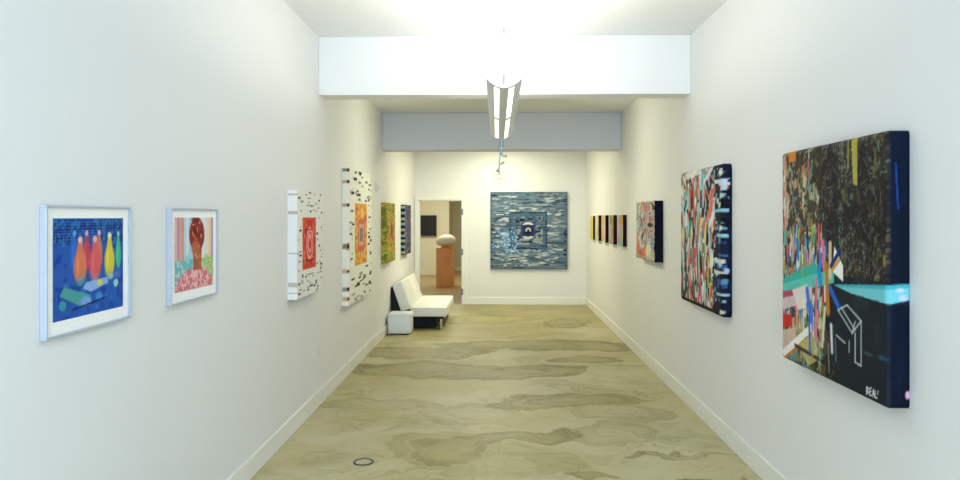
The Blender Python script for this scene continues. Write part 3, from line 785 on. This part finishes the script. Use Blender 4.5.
def canvas_left(W_, H_, yl, z0, kind, seed, label, cell=0.0085, T_=0.073):
    g = on_left(-XL - T_, yl, z0)
    if kind == 'red':
        A = Art(W_, H_, T_, cell, (238, 236, 228), seed)
        A.put(A.X < 0.0, (232, 230, 226), 1)
        dashes(A, 105, [(30, 30, 32), (70, 60, 60), (40, 40, 46), (120, 104, 92), (70, 150, 160), (110, 40, 70)], 0.03, 0.075, 0.012, avoid=(W_ * .12, W_ * .72, H_ * .22, H_ * .78))
        for yy in (0.93, 0.86, 0.82, 0.72, 0.66, 0.5, 0.34, 0.28, 0.2, 0.14, 0.08):
            k = A.rng.uniform(0.02, 0.06)
            A.rect(W_ * 0.35, W_ * 0.35 + W_ * 0.3 * A.rng.random(), H_ * yy, H_ * yy + 0.008, (96, 90, 86), 0.8)
        A.rect(W_ * .196, W_ * .71, H_ * .26, H_ * .75, (222, 70, 48), 1)
        r2 = A.n(22, 18, 2)
        ins = (A.X > W_ * .22) & (A.X < W_ * .69) & (A.Y > H_ * .29) & (A.Y < H_ * .72)
        A.put(ins & (r2 > 0.60), (190, 36, 30), 0.8); A.put(ins & (r2 < 0.36), (240, 120, 80), 0.8)
        rr = np.hypot((A.X / W_ - .47) / .12, (A.Y / H_ - .5) / .14)
        A.put((np.abs(rr - 1) < 0.14) | (np.abs(rr - 0.55) < 0.14), (244, 178, 176), 0.85)
        for fy in (0.33, 0.63): A.rect(W_ * .32, W_ * .6, H_ * fy, H_ * fy + 0.012, (120, 20, 30), 0.9)
        for yy, c, hh in ((0.965, (136, 120, 104), .03), (0.80, (120, 104, 90), .035), (0.50, (96, 90, 92), .010), (0.46, (96, 90, 92), .010), (0.42, (96, 90, 92), .010),
                          (0.14, (140, 118, 96), .05), (0.06, (130, 112, 96), .022)):
            A.put((A.X < 0.01) & (A.X > -T_ * 0.9) & (np.abs(A.Y - yy * H_) < hh * 0.36), c, 0.45)
    elif kind == 'orange':
        A = Art(W_, H_, T_, cell, (240, 238, 226), seed)
        dashes(A, 105, [(30, 30, 32), (60, 60, 60), (40, 38, 36), (90, 84, 80), (150, 150, 120), (24, 24, 26)], 0.09, 0.19, 0.022, avoid=(W_ * .12, W_ * .78, H_ * .24, H_ * .76))
        dashes(A, 60, [(190, 190, 186), (206, 204, 190)], 0.05, 0.10, 0.02, avoid=(W_ * .12, W_ * .78, H_ * .24, H_ * .76))
        A.rect(W_ * .235, W_ * .77, H_ * .27, H_ * .75, (226, 162, 70), 1)
        ins = (A.X > W_ * .25) & (A.X < W_ * .75) & (A.Y > H_ * .28) & (A.Y < H_ * .74)
        r2 = A.n(40, 20, 2)
        A.put(ins & (r2 > 0.60), (236, 196, 104), 0.9); A.put(ins & (r2 < 0.34), (196, 96, 60), 0.8)
        A.rect(W_ * .36, W_ * .66, H_ * .38, H_ * .63, (206, 106, 84), 0.9)
        A.rect(W_ * .40, W_ * .62, H_ * .42, H_ * .59, (222, 170, 160), 0.9)
        A.rect(W_ * .44, W_ * .58, H_ * .45, H_ * .56, (120, 120, 130), 0.9)
        for yy, c in ((0.985, (96, 80, 60)), (0.90, (176, 140, 96)), (0.73, (150, 120, 84)), (0.43, (110, 76, 40)), (0.25, (190, 150, 96)), (0.12, (120, 110, 100)), (0.05, (190, 150, 90))):
            A.put((A.X < 0.012) & (A.X > -T_ * 0.95) & (np.abs(A.Y - yy * H_) < .018 + 0.3 * (A.X + T_) * (yy == 0.43)), c, 0.7)
            A.put((A.X < 0.03) & (A.X > -T_ * 0.2) & (np.abs(A.Y - yy * H_) < .016), (30, 26, 24), 0.9)
    elif kind == 'green':
        A = Art(W_, H_, T_, cell, (150, 160, 60), seed)
        A.put(A.n(34, 9, 2) > 0.56, (196, 196, 96), 0.9); A.put(A.n(34, 9, 2) > 0.58, (96, 120, 40), 0.9); A.put(A.n(34, 9, 2) > 0.62, (210, 176, 70), 0.9)
        A.put(A.n(34, 12, 2) > 0.66, (190, 90, 60), 0.8)
        A.rect(W_ * .40, W_ * .76, H_ * .3, H_ * .74, (196, 130, 70), 0.75)
        A.rect(W_ * .46, W_ * .72, H_ * .34, H_ * .70, (190, 92, 80), 0.75)
        A.rect(W_ * .52, W_ * .68, H_ * .44, H_ * .62, (96, 40, 60), 0.9)
        A.put((A.X > W_ * .44) & (A.X < W_ * .72) & (A.Y > H_ * .33) & (A.Y < H_ * .72) & (A.n(30, 12, 2) > 0.6), (214, 150, 150), 0.9)
        A.put((A.X < -0.002) & (A.n(20, 4, 1) > 0.5), (120, 130, 60), 0.8)
    else:
        A = Art(W_, H_, T_, cell, (44, 52, 84), seed)
        A.put(A.n(34, 10, 2) > 0.55, (66, 84, 130), 0.9); A.put(A.n(34, 10, 2) > 0.60, (24, 24, 40), 0.9); A.put(A.n(34, 10, 2) > 0.64, (120, 110, 140), 0.9)
        A.put(A.n(30, 10, 2) > 0.68, (160, 130, 110), 0.9)
        A.rect(W_ * .45, W_ * .75, H_ * .33, H_ * .70, (90, 70, 110), 0.7)
        A.put((A.X < -0.002), (34, 44, 66), 1)
        for k in range(9):
            A.put((A.X < 0.02) & (np.abs(A.Y - H_ * (k + .5) / 9) < 0.022), (150, 190, 196) if k % 2 else (196, 196, 176), 0.85)
    return hang(A.mesh('painting', 0.004), 'painting', 'left', yl, z0, label)


canvas_left(0.81, 0.842, 5.50, 1.062, 'red', 61, 'white canvas of scattered dark dashes around a red rectangle, on the left wall')
canvas_left(1.35, 1.435, 7.44, 0.776, 'orange', 62, 'tallest white dashed canvas with an orange rectangle in its centre, on the left wall', cell=0.011)
canvas_left(0.86, 0.85, 9.98, 1.050, 'green', 63, 'olive green and yellow canvas with a reddish centre, above the white sofa', cell=0.013)
canvas_left(0.84, 0.843, 12.0, 1.063, 'blue', 64, 'dark blue canvas with pale checks along its side, beside the doorway on the left wall', cell=0.014)

# ---- blue square on the far wall
W_, H_, T_ = 1.488, 1.494, 0.05
A = Art(W_, H_, T_, 0.0105, (98, 120, 138), 77)
xx = A.X / W_ - 0.5; yy = A.Y / H_ - 0.5
pal = [(160, 176, 182), (60, 82, 110), (112, 134, 150), (30, 44, 66), (196, 202, 198), (88, 112, 134), (134, 144, 152), (40, 54, 76)]
for k in range(760):
    x = A.rng.uniform(0, 1) * W_; y = A.rng.uniform(0, 1) * H_
    ww = A.rng.uniform(0.07, 0.22); hh = A.rng.uniform(0.018, 0.042)
    r = max(abs(x / W_ - .5), abs(y / H_ - .5))
    c = np.array(pal[A.rng.integers(len(pal))], float)
    if 0.24 < r < 0.46: c = c * 0.85 + 36
    if r > 0.46: c = c * 0.75
    # arcs: strokes bow around the centre
    bow = 0.25 * (x / W_ - .5) ** 2 * (1 if y / H_ > .5 else -1)
    A.ell(x, y - bow * 0.5, ww / 2, hh / 2, c, 0.95, 0.2)
A.put((np.maximum(abs(xx), abs(yy)) > 0.485), (70, 92, 112), 0.5)
sq = np.maximum(abs(xx + 0.01), abs(yy - 0.0))
A.put((sq < 0.245), (56, 82, 106), 0.55)
A.put((sq < 0.245) & (sq > 0.225), (36, 56, 80), 0.8)
A.put((sq < 0.245) & (A.n(40, 14, 2) > 0.56), (78, 108, 136), 0.8)
A.put((sq < 0.19) & (A.n(40, 18, 2) > 0.60), (150, 156, 156), 0.9)
A.put((sq < 0.16) & (A.n(40, 18, 2) > 0.62), (24, 30, 48), 0.9)
rr_ = np.hypot(xx + .01, yy)
A.put((sq < 0.10), (56, 76, 110), .8); A.put((np.abs(rr_ - .095) < .014) & (abs(xx + .01) < .07), (206, 200, 190), 1); A.put((sq < 0.075), (40, 52, 96), 1); A.put(sq < 0.045, (26, 30, 52), 1)
A.put((np.abs(rr_ - .028) < .010) & (yy > -.01), (206, 190, 180), 1)
# pale-blue dabs lower left, gloss painted in as bright colour
for k in range(70):
    x = A.rng.normal(0.22, 0.09) * W_; y = A.rng.normal(0.36, 0.09) * H_
    A.ell(x, y, 0.020, 0.026, (140, 190, 246), 0.9, 0.5)
A.put(~A.front(), (46, 62, 84), 1)
hang(A.mesh('painting', 0.003), 'painting', 'far', -0.126, 0.690,
     'large square blue and grey painting of nested squares on the far wall')


# ------------------------------------------------------------------ framed photographs
def framed(yl, z0, label, painter):
    W, H, T = 0.588, 0.480, 0.026
    root = empty('framed_photograph', (XL + 0.0005, yl, z0), PI / 2)
    bm = bmesh.new(); fw = 0.009
    box(bm, 0, W, -T, 0, 0, fw); box(bm, 0, W, -T, 0, H - fw, H)
    box(bm, 0, fw, -T, 0, fw, H - fw); box(bm, W - fw, W, -T, 0, fw, H - fw)
    finish('frame', bm, M_FRAMEW, root, bevel=0.002)
    boxes('mat_board', M_MAT, [(fw, W - fw, -T + 0.012, -0.004, fw, H - fw)], parent=root)
    A = Art(0.485, 0.375, 0.0, 0.004, (255, 255, 255), 5)
    painter(A)
    me = A.mesh('photo_print', 0.0, False); me.materials.clear(); me.materials.append(M_PRINT)
    p = link('photo_print', me, root); p.location = (0.053, -T + 0.0105, 0.057)
    boxes('glass', M_GLASS, [(fw, W - fw, -T + 0.004, -T + 0.0065, fw, H - fw)], parent=root)
    tag(root, label, 'framed photograph')


def photo_bottles(A):
    W, H = A.W, A.H; X, Y = A.X / W, A.Y / H
    A.put(X > -1, (44, 90, 172), 1)
    A.put((Y < 0.75) & (X > .3), (40, 92, 176), 0.5)
    A.put((Y > 0.72) & ((Y * 34) % 1 < 0.5), (26, 36, 84), 0.75)
    A.put((Y > 0.72) & (A.n(30, 60, 1) > 0.6), (60, 140, 190), 0.6)
    A.put((Y < 0.72) & (A.n(12, 12, 3) > 0.6), (24, 56, 140), 0.6)
    def bottle(x, b, h, w, c, tip, a=0.95):
        A.ell(x * W, (b + h * .36) * H, w * W, h * .42 * H, c, a, 0.25)
        A.poly([((x - w * .6) * W, (b + h * .5) * H), ((x + w * .6) * W, (b + h * .5) * H), ((x + w * .32) * W, (b + h * .86) * H), ((x - w * .32) * W, (b + h * .86) * H)], c, a)
        A.ell(x * W, (b + h * .92) * H, w * .42 * W, h * .09 * H, tip, 0.95, 0.4)
        A.ell((x - w * .3) * W, (b + h * .4) * H, w * .2 * W, h * .3 * H, tuple(min(255, k + 45) for k in c), 0.5, 0.8)
    bottle(.27, .46, .42, .06, (50, 110, 200), (110, 170, 230), .8)
    bottle(.44, .46, .42, .065, (200, 70, 90), (226, 170, 200))
    bottle(.62, .46, .42, .06, (206, 120, 90), (236, 190, 196))
    bottle(.92, .44, .42, .05, (70, 190, 140), (150, 226, 210))
    bottle(.35, .33, .49, .10, (222, 124, 84), (244, 196, 196))
    bottle(.56, .33, .49, .10, (224, 96, 96), (246, 176, 186))
    bottle(.78, .35, .50, .09, (226, 204, 62), (244, 236, 190))
    for bx in (.35, .56, .78, .90): A.ell(bx * W, .38 * H, .07 * W, .06 * H, (120, 150, 200), 0.55, 0.9)
    for k in range(26):
        A.ell(A.rng.uniform(.04, .96) * W, A.rng.uniform(.04, .34) * H, A.rng.uniform(.02, .06) * W, A.rng.uniform(.015, .04) * H, [(30, 70, 150), (70, 130, 200), (60, 140, 180), (24, 50, 110)][k % 4], 0.6, 0.7)
    A.ell(.36 * W, .34 * H, .08 * W, .04 * H, (60, 150, 170), 0.8, 0.5)
    A.ell(.80 * W, .36 * H, .06 * W, .04 * H, (150, 196, 200), 0.8, 0.5)
    A.poly([(.08 * W, .24 * H), (.14 * W, .32 * H), (.50 * W, .20 * H), (.46 * W, .11 * H), (.38 * W, .09 * H)], (80, 160, 150), 0.95)
    A.ell(.43 * W, .14 * H, .09 * W, .06 * H, (120, 160, 220), 1, 0.3)
    A.poly([(.38 * W, .28 * H), (.44 * W, .34 * H), (.74 * W, .36 * H), (.76 * W, .30 * H), (.50 * W, .23 * H)], (150, 180, 226), 0.95)
    A.ell(.63 * W, .315 * H, .05 * W, .035 * H, (214, 210, 70), 1, 0.3)
    A.ell(.12 * W, .14 * H, .055 * W, .06 * H, (60, 150, 160), 1, 0.3)
    A.ell(.62 * W, .17 * H, .06 * W, .05 * H, (60, 140, 206), 1, 0.3)
    A.ell(.88 * W, .28 * H, .045 * W, .05 * H, (150, 206, 206), 1, 0.3)
    A.line((.25 * W, .08 * H), (.7 * W, .14 * H), 0.008, (16, 30, 60), 0.8)


def photo_figure(A):
    W, H = A.W, A.H; X, Y = A.X / W, A.Y / H
    pal = [(236, 186, 170), (222, 140, 100), (236, 216, 210), (180, 140, 180), (176, 210, 230), (240, 214, 170), (222, 156, 140), (214, 226, 234)]
    k = (X * 18).astype(int)
    for i in range(19): A.put(k == i, pal[(i * 3) % 8] if not 5 < i < 13 else ((170, 204, 224) if i < 9 else (232, 226, 220)), 0.9)
    A.put((Y < 0.42) & (X < .5), (110, 186, 190), 0.9); A.put((Y < 0.42) & (X >= .5), (156, 196, 110), 0.9)
    A.put((Y < 0.42) & (A.n(22, 26, 2) > 0.55), (190, 220, 214), 0.85)
    A.put((Y < 0.40) & (X > .6) & (A.n(22, 26, 2) > 0.6), (226, 170, 70), 0.8)
    A.ell(.5 * W, .02 * H, .52 * W, .30 * H, (214, 120, 126), 1, 0.15)
    A.put((np.hypot((X - .5) / .5, (Y - .02) / .28) < 1) & (A.n(26, 30, 2) > 0.55), (240, 196, 196), 0.9)
    A.poly([(.46 * W, .26 * H), (.66 * W, .26 * H), (.68 * W, .58 * H), (.44 * W, .58 * H)], (178, 94, 62), 1)
    A.ell(.55 * W, .76 * H, .21 * W, .25 * H, (146, 52, 40), 1, 0.1)
    A.put((np.hypot((X - .55) / .2, (Y - .76) / .24) < 1) & (A.n(18, 20, 2) > 0.56), (108, 28, 26), 0.85)
    A.ell(.52 * W, .58 * H, .13 * W, .12 * H, (186, 98, 66), 1, 0.3)
    for hx, hy, hw_, hh_ in ((.45, .90, .05, .012), (.62, .93, .03, .03), (.66, .74, .02, .05), (.44, .78, .02, .04), (.56, .83, .015, .05), (.52, .70, .03, .012)):
        A.ell(hx * W, hy * H, hw_ * W, hh_ * H, (226, 170, 164), 0.9, 0.6)
    A.put((X > .44) & (X < .66) & (Y < .6) & (Y > .3) & (A.n(26, 20, 2) > 0.58), (206, 140, 110), 0.8)
    A.ell(.30 * W, .44 * H, .10 * W, .06 * H, (150, 206, 206), .8, .5); A.ell(.80 * W, .42 * H, .10 * W, .07 * H, (176, 206, 130), .8, .5)
    A.ell(.48 * W, .74 * H, .02 * W, .03 * H, (226, 150, 140), 0.9, 0.4)
    A.ell(.52 * W, .97 * H, .14 * W, .05 * H, (120, 40, 30), 0.8, 0.4)


framed(2.495, 1.263, 'white framed photograph of colourful bottles on blue, nearest on the left wall', photo_bottles)
framed(3.470, 1.265, 'white framed photograph of a red-brown figure on pink, second on the left wall', photo_figure)

# ------------------------------------------------------------------ white sofa
sofa = empty('sofa', (-1.2, 11.68, 0))
Y0, Y1 = -0.85, 0.85          # local
bm = bmesh.new()
rbox(bm, -0.11, 0.44, Y0, Y0 + 0.845, 0.195, 0.335, 0.022); rbox(bm, -0.11, 0.44, Y1 - 0.845, Y1, 0.195, 0.335, 0.022)
finish('seat', bm, M_LEATH, sofa, smooth=True)
# backrest: reclined slab in two sections
bm = bmesh.new()
for ya_, yb_ in ((Y0, Y0 + 0.845), (Y1 - 0.845, Y1)):
    b2 = bmesh.new()
    prism_y(b2, [(-0.095, 0.315), (-0.24, 0.735), (-0.385, 0.665), (-0.25, 0.270)], ya_, yb_)
    bmesh.ops.bevel(b2, geom=list(b2.edges), offset=0.02, segments=3, affect='EDGES', profile=0.5)
    me = bpy.data.meshes.new('tmp'); b2.to_mesh(me); b2.free(); bm.from_mesh(me)
finish('backrest', bm, M_LEATH, sofa, smooth=True)
# piping seams
bm = bmesh.new()
for ya_, yb_ in ((Y0 + .02, Y0 + 0.825), (Y1 - 0.825, Y1 - .02)):
    tube(bm, [(0.435, ya_, 0.325), (0.435, yb_, 0.325)], 0.005, 6)
    tube(bm, [(0.16, ya_, 0.336), (0.16, yb_, 0.336)], 0.004, 6)
    tube(bm, [(-0.10, ya_ - .018, 0.325), (0.43, ya_ - .018, 0.325)], 0.005, 6)
finish('piping', bm, M_LEATH, sofa, smooth=True)
bm = bmesh.new()
box(bm, -0.36, 0.38, Y0 + 0.06, Y1 - 0.06, 0.155, 0.195)
prism_y(bm, [(-0.26, 0.262), (-0.375, 0.64), (-0.395, 0.64), (-0.395, 0.12), (-0.30, 0.12), (-0.26, 0.18)], Y0 + 0.02, Y1 - 0.02)
box(bm, -0.34, 0.27, Y0 + 0.12, Y1 - 0.12, 0.012, 0.155)  # added black block making the dark shade under the seat
finish('base', bm, M_BLACK, sofa)
for lx, ly in ((0.34, Y0 + 0.16), (0.34, Y1 - 0.16), (-0.30, Y0 + 0.16), (-0.30, Y1 - 0.16)):
    bm = bmesh.new()
    tube(bm, [(lx, ly, 0.0), (lx, ly, 0.012), (lx, ly, 0.014), (lx, ly, 0.158)], [0.030, 0.030, 0.022, 0.022], 16)
    finish('leg', bm, M_CHROME, sofa, smooth=False)
tag(sofa, 'low armless white leatherette sofa bed with chrome legs by the left wall', 'sofa')

# ------------------------------------------------------------------ cube pouf
bm = bmesh.new()
rbox(bm, -0.17, 0.17, -0.16, 0.16, 0.012, 0.310, 0.032, 5)
pf = empty('pouf', (-1.410, 10.50, 0))
finish('cushion', bm, M_POUF, pf, smooth=True)
bm = bmesh.new()
for p in ((-.165, -.16), (.165, -.16), (.165, .16), (-.165, .16)): pass
tube(bm, [(-.14, -.162, .285), (.14, -.162, .285)], 0.003, 6); tube(bm, [(.171, -.13, .285), (.171, .13, .285)], 0.003, 6)
finish('seam', bm, M_POUF, pf, smooth=True)
boxes('base', M_BLACK, [(-0.14, 0.14, -0.13, 0.13, 0, 0.02)], parent=pf)
tag(pf, 'small white rounded cube pouf on the floor in front of the sofa', 'pouf')

# ------------------------------------------------------------------ pedestal and stone
bm = bmesh.new(); box(bm, -0.215, 0.215, -0.215, 0.215, 0, 0.93)
ped = finish('pedestal', bm, M_WOOD, None, loc=(-1.27, 17.75, 0), bevel=0.004)
tag(ped, 'orange wooden display pedestal standing in the room through the doorway', 'pedestal')
sc = empty('stone_sculpture', (-1.26, 17.75, 0.93))
bm = bmesh.new(); lathe(bm, [(0, 0), (0.13, 0), (0.13, 0.02), (0.11, 0.035), (0.10, 0.05), (0, 0.05)], 28)
finish('base', bm, M_WOOD, sc)
bm = bmesh.new()
prof = [(0, 0.045)]
for k in range(1, 16):
    a = -PI / 2 + PI * k / 16
    prof.append((0.255 * math.cos(a) ** 1.15, 0.185 + 0.145 * math.sin(a) * (1.1 if math.sin(a) > 0 else 0.95)))
prof.append((0, 0.345)); lathe(bm, prof, 36)
for v in bm.verts:
    v.co.x *= 1 + 0.05 * math.sin(v.co.z * 19); v.co.z += 0.02 * v.co.x / 0.235
finish('stone', bm, M_STONE, sc, smooth=True)
tag(sc, 'pale rounded stone sculpture sitting on the wooden pedestal', 'sculpture')

# ------------------------------------------------------------------ television in the back room
tv = empty('television', (-2.26, 20.995, 1.15))
bm = bmesh.new(); rbox(bm, -0.50, 0.50, -0.085, -0.035, 0, 0.60, 0.008, 2); finish('housing', bm, M_BLKPL, tv)
boxes('screen', M_SCREEN, [(-0.475, 0.475, -0.088, -0.084, 0.035, 0.575)], parent=tv)
boxes('wall_bracket', M_DARKST, [(-0.2, 0.2, -0.036, 0.0, 0.15, 0.45)], parent=tv)
tag(tv, 'black flat television mounted on the wall of the room through the doorway', 'television')


def outlet(name, loc, rz, label):
    r = empty(name, loc, rz)
    bm = bmesh.new(); rbox(bm, -0.036, 0.036, -0.006, 0, 0, 0.118, 0.0025, 2); finish('cover_plate', bm, M_OUTLET, r)
    for zc in (0.036, 0.082):
        bm = bmesh.new(); rbox(bm, -0.016, 0.016, -0.009, -0.004, zc - 0.014, zc + 0.014, 0.002, 2)
        finish('socket', bm, M_GREYPL, r)
    tag(r, label, 'outlet')


outlet('wall_outlet', (XL, 6.44, 0.43), PI / 2, 'white electrical outlet low on the left wall below the dashed canvases')
outlet('wall_outlet', (-2.18, 21.0, 0.42), 0, 'white electrical outlet below the television in the back room')

# wall alarm beside the tall white canvas
al = empty('wall_alarm', (XL, 9.55, 2.03), PI / 2)
boxes('back_plate', M_GREYPL, [(-0.06, 0.06, -0.012, 0, 0, 0.15)], parent=al, bevel=0.003)
bm = bmesh.new()
vs = [(-0.055, -0.012, 0.01), (0.055, -0.012, 0.01), (0.055, -0.012, 0.14), (-0.055, -0.012, 0.14), (-0.02, -0.050, 0.075), (0.02, -0.050, 0.075)]
bv = [bm.verts.new(p) for p in vs]
for f in ((0, 1, 5, 4), (1, 2, 5), (2, 3, 4, 5), (3, 0, 4), (0, 3, 2, 1)): bm.faces.new([bv[i] for i in f])
finish('strobe_lens', bm, M_GREYPL, al)
tag(al, 'small grey wedge-shaped wall alarm high beside the tallest white canvas', 'alarm')

# ------------------------------------------------------------------ floor cleanout ring
cl = empty('floor_drain', (-0.925, 4.97, 0))
bm = bmesh.new(); lathe(bm, [(0.056, 0.0005), (0.056, 0.004), (0.060, 0.006), (0.068, 0.006), (0.072, 0.0005)], 48); finish('rim', bm, M_DARKST, cl, smooth=True)
bm = bmesh.new(); lathe(bm, [(0, 0.003), (0.056, 0.003), (0.056, 0.0005), (0, 0.0005)], 48)
m_cov = mat('drain_cover_concrete', (176, 172, 138), 0.5, var=0.06)
finish('cover', bm, m_cov, cl)
tag(cl, 'round floor drain cover with a dark metal rim set in the concrete', 'drain cover')


# ------------------------------------------------------------------ linear pendant
def linear_pendant(cx, ya_, yb_, label):
    root = empty('pendant_light', (cx, (ya_ + yb_) / 2, 2.41))
    L2 = (yb_ - ya_) / 2
    hw, sag, th = 0.093, 0.050, 0.004

    def pz(x): return -sag * (1 - (x / hw) ** 2)

    def strip(bm, x0, x1, y0, y1, off=0.0, t=th, n=6):
        xs = [x0 + (x1 - x0) * i / n for i in range(n + 1)]
        prof = [(x, pz(x) + off) for x in xs] + [(x, pz(x) + off + t) for x in reversed(xs)]
        prism_y(bm, prof, y0, y1)
    slots = ((-0.053, -0.024), (0.024, 0.053))
    bm = bmesh.new()
    strip(bm, -hw, -0.053, -L2, L2); strip(bm, -0.024, 0.024, -L2, L2); strip(bm, 0.053, hw, -L2, L2)
    for a, b in slots:
        strip(bm, a, b, -L2, -L2 + 0.05); strip(bm, a, b, L2 - 0.05, L2); strip(bm, a, b, -0.05, 0.05)
    finish('housing', bm, M_STEEL, root)
    for a, b in slots:
        for y0, y1 in ((-L2 + 0.05, -0.05), (0.05, L2 - 0.05)):
            bm = bmesh.new(); strip(bm, a + .0005, b - .0005, y0, y1, 0.001, 0.003); finish('diffuser', bm, M_LAMP, root)
    for s_ in (-1, 1):
        bm = bmesh.new()
        n = 14; xs = [-hw + 2 * hw * i / n for i in range(n + 1)]
        prof = [(x, pz(x) - 0.002) for x in xs] + [(x, pz(x) + 0.016) for x in reversed(xs)]
        y = s_ * (L2 + 0.003); prism_y(bm, prof, y - 0.004, y + 0.004)
        finish('end_cap', bm, M_STEEL, root)
    for s_ in (-1, 1):
        y = s_ * (L2 - 0.06)
        bm = bmesh.new(); tube(bm, [(0, y, pz(0) + 0.02), (0, y, HC - 2.41)], 0.0018, 6)
        c = finish('cable', bm, M_STEEL, root)
        bm = bmesh.new(); tube(bm, [(0, y, pz(0) + th), (0, y, 0.03)], 0.006, 10); finish('gripper', bm, M_CHROME, c)
        bm = bmesh.new(); tube(bm, [(0, y, 0.24), (0, y, 0.27)], 0.005, 10); finish('adjuster', bm, M_CHROME, c)
        bm = bmesh.new(); lathe(bm, [(0, HC - 2.41 - 0.03), (0.04, HC - 2.41 - 0.03), (0.055, HC - 2.41 - 0.01), (0.055, HC - 2.41), (0, HC - 2.41)], 24, 0, y)
        finish('canopy', bm, M_TRIM, c)
    tag(root, label, 'pendant light', 'linear pendants down the middle of the gallery')


linear_pendant(0.037, 3.68, 6.12, 'long silver trough pendant light with two glowing slots hanging before the white beam')

# small spot pendant further back
rt = empty('hanging_lamp', (0.035, 8.60, 2.105))
bm = bmesh.new(); lathe(bm, [(0, HM - 2.105 - .03), (0.05, HM - 2.105 - .03), (0.06, HM - 2.105), (0, HM - 2.105)], 20); finish('canopy', bm, M_CHROME, rt)
bm = bmesh.new()
tube(bm, [(0.02, 0, HM - 2.105 - .03), (0.02, 0, 0.50), (0.01, 0, 0.36), (-0.008, 0, 0.25), (-0.012, 0, 0.10)], 0.009, 8)
finish('stem', bm, M_STEEL, rt, smooth=True)
bm = bmesh.new(); tube(bm, [(0.02, 0, 0.56), (0.02, 0, 0.43)], 0.024, 12)
tube(bm, [(0.015, 0, 0.40), (0.012, 0, 0.33)], 0.017, 12)
finish('socket', bm, mat('pale_blue_metal', (150, 176, 200), 0.3, 0.4), rt)
for (p, q) in (((0.0, 0, 0.22), (0.05, -0.02, 0.25)), ((-0.01, 0, 0.17), (-0.04, -0.02, 0.14)), ((0.03, -0.01, 0.32), (0.08, -0.03, 0.32))):
    bm = bmesh.new(); tube(bm, [p, q], [0.010, 0.018], 10); finish('spot_head', bm, M_TRIM, rt)
bm = bmesh.new()
lathe(bm, [(0.022, 0.125), (0.082, 0.125), (0.080, 0.09), (0.064, 0.02), (0.045, 0.0), (0, -0.004), (0, 0.002), (0.042, 0.006), (0.060, 0.024), (0.075, 0.09), (0.076, 0.120), (0.022, 0.120)], 28, -0.012)
finish('glass_shade', bm, M_CUP, rt, smooth=True)
bm = bmesh.new(); lathe(bm, [(0, 0.03), (0.02, 0.035), (0.028, 0.06), (0.018, 0.10), (0, 0.11)], 16, -0.012); finish('bulb', bm, M_BULB, rt, smooth=True)
for sx_ in (-1, 1):
    ld = bpy.data.lights.new('wall_fill_spot', 'SPOT'); ld.energy = 34; ld.spot_size = math.radians(150); ld.spot_blend = 1.0  # spots added by the hanging lamp to brighten the side walls
    ld.color = (1.0, 0.99, 0.74); ld.shadow_soft_size = 0.06
    lo = bpy.data.objects.new('wall_fill_spot', ld); COL.objects.link(lo); lo.location = (0.035 + sx_ * 0.12, 8.5, 2.40)
    lo.rotation_euler = Vector((sx_ * 1.6, -0.5, -0.25)).to_track_quat('-Z', 'Y').to_euler()
tag(rt, 'small chrome hanging lamp with a clear glass shade near the grey beam', 'hanging lamp')

# batten behind the grey beam
bt = empty('ceiling_batten', (0.05, 12.2, HM))
boxes('housing', M_TRIM, [(-0.07, 0.07, -1.2, 1.2, -0.06, 0)], parent=bt, bevel=0.004)
boxes('diffuser', M_LAMPW, [(-0.05, 0.05, -1.17, 1.17, -0.075, -0.06)], parent=bt)
tag(bt, 'white ceiling batten light on the low ceiling behind the grey beam', 'ceiling light')
